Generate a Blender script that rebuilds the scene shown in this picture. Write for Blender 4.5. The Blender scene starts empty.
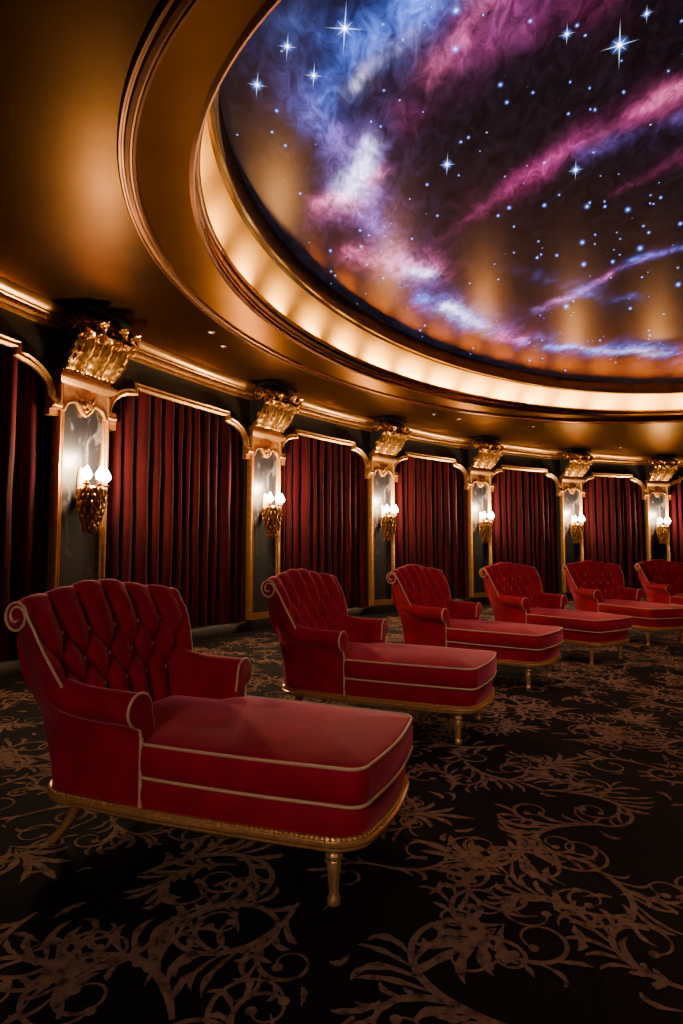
import bpy, math, random
import numpy as np
from math import sin, cos, pi, radians, hypot, atan2
from mathutils import Vector, Matrix

random.seed(7)
rng = np.random.default_rng(11)
scene = bpy.context.scene
COL = scene.collection

# ------------------------------------------------------------------ helpers
class MB:
    """collects polygons, builds them as one mesh object"""
    def __init__(self):
        self.v, self.f, self.m = [], [], []
    def add(self, verts, faces, mat=0):
        b = len(self.v)
        self.v.extend([tuple(map(float, p)) for p in verts])
        for f in faces:
            self.f.append(tuple(i + b for i in f)); self.m.append(mat)
    def grid(self, P, closed_u=False, closed_v=False, mat=0, flip=False):
        """P: rows of points; closed_u closes each row, closed_v closes rows"""
        n, k = len(P), len(P[0])
        fs = []
        for i in range(n if closed_v else n - 1):
            for j in range(k if closed_u else k - 1):
                a, b = i*k+j, i*k+(j+1) % k
                c, d = ((i+1) % n)*k+(j+1) % k, ((i+1) % n)*k+j
                fs.append((d, c, b, a) if flip else (a, b, c, d))
        self.add([p for r in P for p in r], fs, mat)
    def box(self, x0, x1, y0, y1, z0, z1, mat=0, fn=None):
        vs = [(x, y, z) for z in (z0, z1) for y in (y0, y1) for x in (x0, x1)]
        if fn: vs = [fn(*p) for p in vs]
        self.add(vs, [(0, 2, 3, 1), (4, 5, 7, 6), (0, 1, 5, 4), (2, 6, 7, 3), (0, 4, 6, 2), (1, 3, 7, 5)], mat)
    def lathe(self, prof, n=20, c=(0, 0, 0), flute=0.0, nf=8, mat=0, squash=1.0):
        P = []
        for (r, z) in prof:
            row = []
            for j in range(n):
                a = 2*pi*j/n
                rr = r*(1 + flute*cos(nf*a))
                row.append((c[0]+rr*cos(a), c[1]+rr*sin(a)*squash, c[2]+z))
            P.append(row)
        self.grid(P, closed_u=True, mat=mat)
        k = len(self.v)
        self.f.append(tuple(range(k-n, k))); self.m.append(mat)
        self.f.append(tuple(range(k-n*len(prof), k-n*len(prof)+n))[::-1]); self.m.append(mat)
    def tube(self, pts, r, n=8, closed=False, mat=0, caps=True):
        pts = [Vector(p) for p in pts]
        N = len(pts)
        rs = r if hasattr(r, '__len__') else [r]*N
        rows = []; prev = None
        for i in range(N):
            if closed: t = pts[(i+1) % N]-pts[i-1]
            else: t = pts[min(i+1, N-1)]-pts[max(i-1, 0)]
            if t.length < 1e-9: t = Vector((0, 0, 1))
            t.normalize()
            if prev is None:
                a = Vector((0, 0, 1)) if abs(t.z) < .9 else Vector((1, 0, 0))
                u = t.cross(a).normalized()
            else:
                u = prev - t*prev.dot(t)
                u = u.normalized() if u.length > 1e-6 else t.orthogonal().normalized()
            prev = u; w = t.cross(u)
            rows.append([tuple(pts[i]+(u*cos(2*pi*j/n)+w*sin(2*pi*j/n))*rs[i]) for j in range(n)])
        b = len(self.v)
        self.grid(rows, closed_u=True, closed_v=closed, mat=mat)
        if caps and not closed:
            self.f.append(tuple(b+j for j in range(n))[::-1]); self.m.append(mat)
            k = len(self.v); self.f.append(tuple(range(k-n, k))); self.m.append(mat)
    def ball(self, c, r, n=12, m=8, mat=0, sc=(1, 1, 1)):
        P = []
        for i in range(m+1):
            a = pi*i/m
            P.append([(c[0]+r*sc[0]*sin(a)*cos(2*pi*j/n), c[1]+r*sc[1]*sin(a)*sin(2*pi*j/n), c[2]+r*sc[2]*cos(a)) for j in range(n)])
        self.grid(P, closed_u=True, mat=mat, flip=True)
    def build(self, name, mats, parent=None, smooth=True, angle=40, kind=None, label=None, fix=True):
        me = bpy.data.meshes.new(name)
        me.from_pydata(self.v, [], self.f)
        if not isinstance(mats, (list, tuple)): mats = [mats]
        for m in mats: me.materials.append(m)
        me.polygons.foreach_set('material_index', self.m)
        if fix:
            import bmesh
            bm = bmesh.new(); bm.from_mesh(me)
            bmesh.ops.remove_doubles(bm, verts=bm.verts, dist=1e-5)
            bmesh.ops.recalc_face_normals(bm, faces=bm.faces)
            bm.to_mesh(me); bm.free()
        if smooth:
            me.polygons.foreach_set('use_smooth', [True]*len(me.polygons))
            try: me.set_sharp_from_angle(angle=radians(angle))
            except Exception: pass
        me.update()
        o = bpy.data.objects.new(name, me); COL.objects.link(o)
        if parent is not None: o.parent = parent
        if kind: o['kind'] = kind
        if label: o['label'] = label
        return o

def thing(name, label, cat, loc=(0, 0, 0), rz=0, group=None):
    o = bpy.data.objects.new(name, None); COL.objects.link(o)
    o.empty_display_size = .1
    o.location = loc; o.rotation_euler = (0, 0, rz)
    o['label'] = label; o['category'] = cat
    if group: o['group'] = group
    return o
def tag(o, label, cat, group=None):
    o['label'] = label; o['category'] = cat
    if group: o['group'] = group
    return o
def dup(root, loc, rz, label):
    r = root.copy(); COL.objects.link(r); r.location = loc; r.rotation_euler = (0, 0, rz)
    r['label'] = label
    for ch in list(root.children):
        c = ch.copy(); COL.objects.link(c); c.parent = r
        for g in list(ch.children):
            d = g.copy(); COL.objects.link(d); d.parent = c
    return r

# ------------------------------------------------------------------ materials
def lin(r, g, b):
    f = lambda c: (c/12.92 if c <= .04045 else ((c+.055)/1.055)**2.4)
    return (f(r/255), f(g/255), f(b/255), 1)
class NT:
    def __init__(self, name):
        self.mat = bpy.data.materials.new(name); self.mat.use_nodes = True
        self.t = self.mat.node_tree; self.n = self.t.nodes
        self.b = self.n['Principled BSDF']; self.out = self.n['Material Output']
        self.tc = None
    def node(self, ty, **kw):
        x = self.n.new(ty)
        for k, v in kw.items():
            if k in x.inputs.keys(): x.inputs[k].default_value = v
            else: setattr(x, k, v)
        return x
    def link(self, a, b): self.t.links.new(a, b)
    def coord(self, scale=(1, 1, 1), kind='Object'):
        if self.tc is None: self.tc = self.node('ShaderNodeTexCoord')
        mp = self.node('ShaderNodeMapping'); mp.inputs['Scale'].default_value = scale
        self.link(self.tc.outputs[kind], mp.inputs[0]); return mp.outputs[0]
    def noise(self, scale, detail=4, vec=None, rough=.5, dist=0):
        x = self.node('ShaderNodeTexNoise'); x.inputs['Scale'].default_value = scale
        x.inputs['Detail'].default_value = detail; x.inputs['Roughness'].default_value = rough
        x.inputs['Distortion'].default_value = dist
        self.link(vec if vec is not None else self.coord(), x.inputs['Vector']); return x.outputs['Fac']
    def ramp(self, fac, stops):
        x = self.node('ShaderNodeValToRGB'); e = x.color_ramp.elements
        while len(e) < len(stops): e.new(.5)
        for el, (p, c) in zip(e, stops): el.position = p; el.color = c
        self.link(fac, x.inputs[0]); return x.outputs[0]
    def bump(self, h, strength=.3, dist=.01):
        x = self.node('ShaderNodeBump'); x.inputs['Strength'].default_value = strength
        x.inputs['Distance'].default_value = dist
        self.link(h, x.inputs['Height']); self.link(x.outputs[0], self.b.inputs['Normal']); return x
    def set(self, **kw):
        for k, v in kw.items(): self.b.inputs[k.replace('_', ' ')].default_value = v
        return self

def mat_velvet(name, dark, light, sheen=.5, tint=(1, .3, .3, 1), bump=.15):
    m = NT(name)
    c = m.ramp(m.noise(9, 5), [(.3, dark), (.72, light)])
    m.link(c, m.b.inputs['Base Color'])
    m.set(Roughness=.75, Sheen_Weight=sheen, Sheen_Roughness=.35, Sheen_Tint=tint)
    m.b.inputs['Specular IOR Level'].default_value = .12
    m.bump(m.noise(260, 3), bump, .002)
    return m.mat
def mat_gold(name, c1, c2, rough=.32, bump=.25, scale=40, metallic=1.0):
    m = NT(name)
    n = m.noise(scale, 5)
    m.link(m.ramp(n, [(.3, c1), (.7, c2)]), m.b.inputs['Base Color'])
    m.set(Metallic=metallic, Roughness=rough)
    m.bump(n, bump, .004)
    return m.mat

M = {}
M['red'] = mat_velvet('red_velvet', lin(120, 7, 26), lin(146, 12, 35), .5, (1, .22, .3, 1))
M['red_cushion'] = mat_velvet('red_velvet_cushion', lin(124, 7, 26), lin(150, 13, 37), .5, (1, .22, .3, 1))
M['piping'] = mat_gold('gold_piping', lin(176, 124, 88), lin(212, 160, 118), .55, .4, 220, .1)
M['chair_gold'] = mat_gold('chair_gilding', lin(170, 114, 62), lin(204, 148, 88), .34, .10, 60, .6)
M['button'] = mat_gold('satin_button', lin(225, 180, 170), lin(245, 215, 205), .2, .05, 60, .3)
M['gold'] = mat_gold('wall_gilding', lin(186, 132, 70), lin(218, 164, 96), .34, .12, 14, .8)
M['gold_carved'] = mat_gold('carved_gilding', lin(120, 72, 26), lin(228, 172, 88), .33, .35, 16, .95)
M['crystal'] = mat_gold('sconce_gilding', lin(84, 50, 22), lin(196, 146, 78), .3, .9, 55, .9)

m = NT('marble_panel')
nv = m.noise(2.6, 8, m.coord((1.6, 1, .7)), .62, 1.2)
m.link(m.ramp(nv, [(.44, lin(13, 13, 17)), (.56, lin(22, 22, 27)), (.62, lin(78, 74, 74)), (.67, lin(20, 20, 25))]), m.b.inputs['Base Color'])
m.set(Roughness=.42); M['marble'] = m.mat
m = NT('black_wall')
m.link(m.ramp(m.noise(5, 4), [(.3, lin(14, 11, 12)), (.7, lin(22, 18, 18))]), m.b.inputs['Base Color']); m.set(Roughness=.6); M['black'] = m.mat
m = NT('black_skirting')
m.link(m.ramp(m.noise(8, 4), [(.3, lin(11, 8, 7)), (.7, lin(17, 13, 11))]), m.b.inputs['Base Color']); m.set(Roughness=.4); M['skirting'] = m.mat

m = NT('curtain_velvet')
m.link(m.ramp(m.noise(3, 5, m.coord((2, 2, .35))), [(.3, lin(44, 6, 11)), (.72, lin(72, 11, 17))]), m.b.inputs['Base Color'])
m.set(Roughness=.8, Sheen_Weight=.08, Specular_IOR_Level=.1, Sheen_Roughness=.4, Sheen_Tint=(1, .35, .3, 1)); m.bump(m.noise(180, 3), .12, .003); M['curtain'] = m.mat

# satin brown-gold ceiling finish
def mat_ceiling(name, c1, c2, rough, metallic=.9):
    m = NT(name)
    n = m.noise(1.1, 6, None, .6)
    m.link(m.ramp(n, [(.3, c1), (.7, c2)]), m.b.inputs['Base Color'])
    m.set(Metallic=metallic, Roughness=rough, Specular_Tint=(.70, .56, .40, 1))
    m.bump(m.noise(24, 6), .03, .01)
    return m.mat
M['soffit'] = mat_ceiling('satin_bronze_ceiling', lin(56, 36, 22), lin(70, 46, 29), .34)
M['band'] = mat_ceiling('satin_gold_band', lin(84, 50, 16), lin(100, 62, 24), .36)
M['ring_gold'] = mat_gold('ring_gilding', lin(112, 70, 34), lin(134, 88, 46), .36, .04, 5, .9)
m = NT('cove_plaster'); m.link(m.ramp(m.noise(2, 3), [(.3, lin(234, 164, 52)), (.7, lin(240, 176, 64))]), m.b.inputs['Base Color']); m.set(Roughness=.6); M['cove'] = m.mat
M['dark_trim'] = mat_gold('dark_bronze_trim', lin(40, 24, 14), lin(66, 42, 24), .35, .1, 20, .9)

# galaxy panel: painted clouds in a colour attribute, refined with noise, on a satin dark surface
m = NT('galaxy_panel')
at = m.node('ShaderNodeAttribute', attribute_name='paint')
dn = m.ramp(m.noise(9, 10, m.coord((1, .5, 1)), .72, 1.0), [(.30, (.15, .15, .15, 1)), (.5, (.9, .9, .9, 1)), (.74, (2.3, 2.3, 2.3, 1))])
mx = m.node('ShaderNodeMix', data_type='RGBA', blend_type='MULTIPLY'); mx.inputs['Factor'].default_value = 1
m.link(at.outputs['Color'], mx.inputs['A']); m.link(dn, mx.inputs['B'])
vo = m.node('ShaderNodeTexVoronoi'); vo.inputs['Scale'].default_value = 5.5; m.link(m.coord(), vo.inputs['Vector'])
st = m.ramp(vo.outputs['Distance'], [(.0, (.9, 1.0, 1.6, 1)), (.035, (.25, .3, .6, 1)), (.07, (0, 0, 0, 1))])
sn = m.ramp(m.noise(3.1, 2), [(.45, (0, 0, 0, 1)), (.62, (1, 1, 1, 1))])
ms = m.node('ShaderNodeMix', data_type='RGBA', blend_type='MULTIPLY'); ms.inputs['Factor'].default_value = 1
m.link(st, ms.inputs['A']); m.link(sn, ms.inputs['B'])
ad = m.node('ShaderNodeMix', data_type='RGBA', blend_type='ADD'); ad.inputs['Factor'].default_value = 1
m.link(mx.outputs['Result'], ad.inputs['A']); m.link(ms.outputs['Result'], ad.inputs['B'])
m.link(ad.outputs['Result'], m.b.inputs['Emission Color']); m.b.inputs['Emission Strength'].default_value = 1.8
m.set(Metallic=.9, Roughness=.28, Base_Color=lin(48, 37, 28), Specular_Tint=(.60, .49, .37, 1))
M['galaxy'] = m.mat
m = NT('painted_star')
at = m.node('ShaderNodeAttribute', attribute_name='paint')
em = m.node('ShaderNodeEmission'); em.inputs['Strength'].default_value = 1.0
m.link(at.outputs['Color'], em.inputs['Color'])
tr = m.node('ShaderNodeBsdfTransparent'); ad = m.node('ShaderNodeAddShader')
m.link(em.outputs[0], ad.inputs[0]); m.link(tr.outputs[0], ad.inputs[1]); m.link(ad.outputs[0], m.out.inputs['Surface'])
M['star'] = m.mat

m = NT('carpet_ground')
m.link(m.ramp(m.noise(60, 4), [(.3, lin(13, 9, 8)), (.75, lin(30, 21, 18))]), m.b.inputs['Base Color'])
m.set(Roughness=.95); m.b.inputs['Specular IOR Level'].default_value = .1
m.bump(m.noise(420, 2), .4, .004); M['carpet'] = m.mat
m = NT('carpet_scrollwork')
n1 = m.noise(26, 6, None, .65)
m.link(m.ramp(n1, [(.32, lin(50, 36, 27)), (.5, lin(120, 88, 67)), (.8, lin(144, 108, 83))]), m.b.inputs['Base Color'])
m.set(Roughness=.95); m.b.inputs['Specular IOR Level'].default_value = .1
m.bump(m.noise(420, 2), .4, .004); M['carpet_scroll'] = m.mat
def mat_emit(name, col, s):
    m = NT(name); m.set(Base_Color=(.9, .8, .6, 1), Emission_Color=col, Emission_Strength=s); return m.mat
M['bulb'] = mat_emit('glowing_bulb', (1, .68, .36, 1), 90)
M['lens'] = mat_emit('downlight_lens', (1, .8, .6, 1), 2)

# ------------------------------------------------------------------ room dimensions (metres, camera over the origin)
H = 3.8
CX, CY, RW = 13.0, -0.98, 17.58            # wall circle
TH = [166.0, 155.05, 144.3, 134.1, 123.9, 113.7, 104.25, 94.3]   # pilaster bearings on the circle
def wp(th, d, z):                           # bearing (rad), distance in from the wall, height
    return (CX+(RW-d)*cos(th), CY+(RW-d)*sin(th), z)
RINGS = {'O': (3.71, 6.55, 6.04, 4.27, 40.0), 'L': (3.92, 6.45, 5.70, 4.08, 40.0), 'LT': (3.95, 6.75, 5.84, 3.84, 41.0),
         'CT': (4.10, 6.70, 5.98, 3.90, 43.5), 'S': (4.07, 6.66, 5.94, 3.77, 44.0)}
def ring(key, off, z, n=240):
    x0, y0, a, b, g = RINGS[key]; g = radians(g); a += off; b += off
    r = []
    for i in range(n):
        t = 2*pi*i/n
        r.append((x0+a*cos(t)*cos(g)-b*sin(t)*sin(g), y0+a*cos(t)*sin(g)+b*sin(t)*cos(g), z))
    return r

# ------------------------------------------------------------------ floor with woven scrollwork
def ribbon(mb, pts, ws, mat=1, z=.0015):
    z += (len(mb.f) % 977)*1e-6
    n = len(pts); L, R_ = [], []
    for i in range(n):
        a, b = pts[max(i-1, 0)], pts[min(i+1, n-1)]
        tx, ty = b[0]-a[0], b[1]-a[1]; l = hypot(tx, ty) or 1
        nx, ny = -ty/l, tx/l; w = ws[i]/2
        L.append((pts[i][0]+nx*w, pts[i][1]+ny*w, z)); R_.append((pts[i][0]-nx*w, pts[i][1]-ny*w, z))
    mb.grid([R_, L], mat=mat)
def arc_path(p, ang, length, k0, k1, n=14):
    """walk from p in direction ang with curvature going k0 -> k1"""
    r = [p]; x, y = p; s = length/n
    for i in range(n):
        ang += (k0+(k1-k0)*(i+.5)/n)*s
        x += cos(ang)*s; y += sin(ang)*s; r.append((x, y))
    return r, ang
def leafw(n, w, peak=.4):
    return [w*(sin(pi*min(1, (i/n)**(math.log(.5)/math.log(peak))))**.8)+.002 for i in range(n+1)]
def blade(mb, p, ang, length, w, curl, rnd):
    # feathered acanthus lobe: slim base, swelling towards a hooked tip
    pts, _ = arc_path(p, ang, length, -curl*.5/length, curl*4.2/length, 12)
    ws = []
    for i in range(13):
        t = i/12
        e = .10+.9*(sin(pi*min(1, t**1.5*1.0))**.75)
        ws.append(max(.003, w*.82*e*(1+.22*sin(t*19+p[0]*40)*(t > .3))))
    ribbon(mb, pts, ws)
def spiral_scroll(mb, p, ang, size, sgn, rnd, w=.026, turns=1.0):
    n = 34
    pts, a2 = arc_path(p, ang, size*2.3, sgn*.5/size, sgn*(5.2*turns)/size, n)
    ribbon(mb, pts, [w*(1-.72*(i/n))*(.45+.55*min(1, i/5)) for i in range(n+1)])
    bx, by = pts[-1]
    o = [(bx+cos(t)*.017, by+sin(t)*.017, .0015) for t in np.linspace(0, 2*pi, 9)[:-1]]
    mb.add(o, [tuple(range(8))], 1)
    return pts
def acanthus(mb, pts, i0, i1, step, ln, w, sgn_list, rnd):
    for i in range(i0, i1, step):
        a, b = pts[i-1], pts[i+1]; t = atan2(b[1]-a[1], b[0]-a[0])
        f = 1-.5*abs((i-(i0+i1)/2)/((i1-i0)/2+.01))
        for s in sgn_list:
            blade(mb, pts[i], t+s*(.25+rnd.random()*.3), ln*f*(.8+.6*rnd.random()), w*(.6+.5*rnd.random()), s*(.25+rnd.random()*.8), rnd)
def commas(mb, p, r, k, rnd):
    for _ in range(k):
        q = (p[0]+rnd.uniform(-r, r), p[1]+rnd.uniform(-r, r))
        blade(mb, q, rnd.uniform(0, 2*pi), rnd.uniform(.06, .13), rnd.uniform(.02, .035), rnd.choice((-1, 1))*rnd.uniform(.3, 1.2), rnd)
def motif_branch(mb, p, ang, sc, sgn, rnd):
    pts = spiral_scroll(mb, p, ang, .44*sc, sgn, rnd, .036*sc, .8)
    acanthus(mb, pts, 2, 16, 2, .26*sc, .038*sc, (-sgn,), rnd)
    for i, k in ((7, 1), (13, -1)):
        a = atan2(pts[i+1][1]-pts[i][1], pts[i+1][0]-pts[i][0])
        q = spiral_scroll(mb, pts[i], a-sgn*.5*k, .26*sc, -sgn*k, rnd, .026*sc, 1.05)
        acanthus(mb, q, 4, 16, 3, .15*sc, .032*sc, (sgn*k,), rnd)
    commas(mb, pts[16], .25*sc, 3, rnd)
def motif_palmette(mb, p, ang, sc, sgn, rnd):
    for k in range(-3, 4):
        b = (p[0]-cos(ang)*.04*abs(k), p[1]-sin(ang)*.04*abs(k))
        blade(mb, b, ang+k*.16, sc*(.34-.03*abs(k)), .046*sc, k*.32+.5*(rnd.random()-.5), rnd)
    for s in (-1, 1):
        q = spiral_scroll(mb, p, ang+s*1.5, .32*sc, s, rnd, .028*sc, 1.0)
        acanthus(mb, q, 4, 16, 3, .15*sc, .032*sc, (-s,), rnd)
        spiral_scroll(mb, p, ang+s*2.6, .2*sc, -s, rnd, .024*sc, 1.1)
    commas(mb, p, .35*sc, 3, rnd)
def motif_s(mb, p, ang, sc, sgn, rnd):
    q = spiral_scroll(mb, p, ang, .38*sc, sgn, rnd, .032*sc, 1.0)
    r = spiral_scroll(mb, p, ang+pi, .28*sc, sgn, rnd, .032*sc, 1.1)
    acanthus(mb, q, 3, 18, 3, .18*sc, .036*sc, (-sgn,), rnd)
    acanthus(mb, r, 3, 16, 3, .14*sc, .032*sc, (-sgn,), rnd)
    a = atan2(q[12][1]-q[11][1], q[12][0]-q[11][0])
    spiral_scroll(mb, q[11], a-sgn*.5, .17*sc, -sgn, rnd, .022*sc, 1.1)
    commas(mb, p, .4*sc, 4, rnd)
def motif_sprig(mb, p, ang, sc, sgn, rnd):
    pts = spiral_scroll(mb, p, ang, .3*sc, sgn, rnd, .026*sc, .9)
    acanthus(mb, pts, 3, 20, 2, .14*sc, .034*sc, (1, -1), rnd)
    commas(mb, p, .3*sc, 3, rnd)
mb = MB()
nring = 96
mb.add([(CX+(RW+.3)*cos(2*pi*i/nring), CY+(RW+.3)*sin(2*pi*i/nring), 0) for i in range(nring)], [tuple(range(nring))], 0)
rnd = random.Random(4)
step = .40; row = 0; y = .55
while y < 15.5:
    x = -4.6
    while x < 11.5:
        px, py = x+(step*.5 if row % 2 else 0)+rnd.uniform(-.1, .1), y+rnd.uniform(-.1, .1)
        if hypot(px-CX, py-CY) < RW-.5 and abs(px) < .8*py+1.2:
            fn = rnd.choice([motif_branch, motif_branch, motif_palmette, motif_s, motif_sprig])
            fn(mb, (px, py), rnd.uniform(0, 2*pi), rnd.uniform(.72, 1.05), rnd.choice((-1, 1)), rnd)
        x += step*1.12
    y += step*.9; row += 1
floor = mb.build('floor', [M['carpet'], M['carpet_scroll']], smooth=False, kind='structure', fix=False)
floor.data.flip_normals() if floor.data.polygons[0].normal.z < 0 else None

# ------------------------------------------------------------------ wall shell
mb = MB(); n = 180
rows = []
for (d, z) in ((-.3, 0), (-.3, H+.02)):
    rows.append([wp(2*pi*i/n, d, z) for i in range(n)])
mb.grid(rows, closed_u=True); mb.build('wall_round', M['black'], kind='structure')

PW = .335                                   # half width of a pilaster
def arch_path(th0, th1, inset=0.0):
    """shouldered arch between two pilasters as (s, z); s = arc length from the middle"""
    half = (th0-th1)/2*RW-PW-.02-inset
    zs, zt, r = 2.74, 3.26+(-inset), .44
    pts = [(-half, zs)]
    for i in range(0, 13):
        a = pi/2*i/12
        pts.append((-half+.03+(r-.03)*(1-cos(a)), zs+.1+(zt-.09-zs-.1)*sin(a)))
    pts.append((-half+r, zt)); 
    mid = [(-half+r+(2*half-2*r)*i/8, zt) for i in range(1, 8)]
    pts += mid
    return pts+[(-s, z) for s, z in reversed(pts[:-7])]
mbF_all = []
for i in range(len(TH)-1):
    t0, t1 = radians(TH[i]), radians(TH[i+1]); tm = (t0+t1)/2
    P = arch_path(t0, t1)
    # frieze slab above the arch (black, with thickness)
    mb = MB()
    fr = [wp(tm-s/RW, 0, z) for s, z in P]; top = [wp(tm-s/RW, 0, H) for s, z in P]
    bk = [wp(tm-s/RW, -.14, z) for s, z in P]
    mb.grid([fr, top]); mb.grid([bk, fr])
    # narrow piers beside the pilasters
    for sg in (-1, 1):
        e = P[0][0]*-sg*-1 if sg < 0 else -P[0][0]
        o_ = sg*((t0-t1)/2*RW)
        e_ = sg*abs(P[0][0])
        mb.grid([[wp(tm-e_/RW, 0, 0), wp(tm-o_/RW, 0, 0)], [wp(tm-e_/RW, 0, H), wp(tm-o_/RW, 0, H)]])
        mb.grid([[wp(tm-e_/RW, 0, 0), wp(tm-e_/RW, -.14, 0)], [wp(tm-e_/RW, 0, 2.74), wp(tm-e_/RW, -.14, 2.74)]])
    mb.build('wall_bay.%03d' % (i+1), M['black'], kind='structure', fix=False)
    # gilded arch moulding
    mb = MB()
    rows = []
    n = len(P)
    for k in range(n):
        a, b = P[max(k-1, 0)], P[min(k+1, n-1)]
        tx, tz = b[0]-a[0], b[1]-a[1]; l = hypot(tx, tz); nx, nz = -tz/l, tx/l
        rr = []
        for (o, d) in ((-.045, 0), (-.045, .035), (-.02, .055), (-.005, .035), (.012, .035), (.03, .06), (.05, .03), (.05, 0)):
            rr.append(wp(tm-(P[k][0]+nx*o)/RW, d+.002, P[k][1]+nz*o))
        rows.append(rr)
    mb.grid(rows)
    for sg in (-1, 1):
        e = sg*(abs(P[0][0])-.02)
        f = lambda x, y, z, e=e: wp(tm-(e+x)/RW, y, z)
        mb.box(-.075, .075, 0, .09, 2.63, 2.70, fn=f); mb.box(-.06, .06, 0, .11, 2.70, 2.80, fn=f); mb.box(-.07, .07, 0, .095, 2.80, 2.825, fn=f)
        for q in range(4):
            c = f(-.04+.027*q, .11, 2.75); mb.ball(c, .024, 8, 6)
    mb.build('trim_%d' % (i+1), M['gold'], kind='structure')

# cornice: stepped moulding with beads, running round the wall
mb = MB()
prof = [(0, 3.58), (.05, 3.58), (.055, 3.605), (.04, 3.615), (.06, 3.63), (.075, 3.69), (.09, 3.70), (.09, 3.72), (.12, 3.735), (.155, 3.77), (.16, 3.8), (0, 3.8)]
t0, t1 = radians(TH[0]+6), radians(TH[-1]-4); n = 160
mb.grid([[wp(t0+(t1-t0)*i/n, d, z) for d, z in prof] for i in range(n+1)])
nb = 620
for i in range(nb):
    t = t0+(t1-t0)*(i+.5)/nb
    c = wp(t, .07, 3.66)
    mb.ball(c, .022, 6, 4, sc=(.8, .8, 1.25))
mb.build('trim_20', M['gold'], kind='structure')
# black skirting
mb = MB()
prof = [(-.2, 0), (.06, 0), (.06, .12), (.045, .14), (.03, .15), (-.2, .15)]
mb.grid([[wp(t0+(t1-t0)*i/n, d, z) for d, z in prof] for i in range(n+1)])
mb.build('baseboard_round', M['skirting'], kind='structure')

# ------------------------------------------------------------------ curtains
ORD = ['', 'first', 'second', 'third', 'fourth', 'fifth', 'sixth', 'seventh', 'eighth']
cur_labels = [
    'dark red velvet curtain cut by the picture edge, before the first pilaster',
    'wide dark red velvet curtain directly behind the first chaise',
    'dark red pleated curtain between the second and third pilasters',
    'dark red pleated curtain between the third and fourth pilasters',
    'dark red pleated curtain between the fourth and fifth pilasters',
    'dark red pleated curtain between the fifth and sixth pilasters',
    'sliver of dark red curtain beyond the last pilaster in view']
for i in range(len(TH)-1):
    t0, t1 = radians(TH[i]), radians(TH[i+1]); tm = (t0+t1)/2
    half = (t0-t1)/2*RW-PW-.01
    r = random.Random(100+i)
    # irregular pleats
    knots = [-half]
    while knots[-1] < half: knots.append(knots[-1]+r.uniform(.13, .26))
    amps = [r.uniform(.05, .10) for _ in knots]
    nz, ns = 14, 300
    rows = []
    for a in range(nz+1):
        z = .10+(3.36-.10)*a/nz
        row = []
        for b in range(ns+1):
            s = -half+2*half*b/ns
            k = max(j for j in range(len(knots)) if knots[j] <= s+1e-9)
            k = min(k, len(knots)-2); u = (s-knots[k])/(knots[k+1]-knots[k])
            fold = amps[k]*(sin(pi*u)**.8 if 0 < u < 1 else 0)*2-.09
            sway = .012*sin(3*z+k*1.7)+.006*sin(7*z+k)
            fl = 1+.25*(1-z/3.4)
            row.append(wp(tm-(s+sway*.6)/RW, -.10+min(fold*fl*.8, .085), z))
        rows.append(row)
    mb = MB(); mb.grid(rows, flip=True)
    tag(mb.build('curtain', M['curtain'], fix=False, angle=80), cur_labels[i], 'curtain', 'velvet curtains round the wall')

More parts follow.
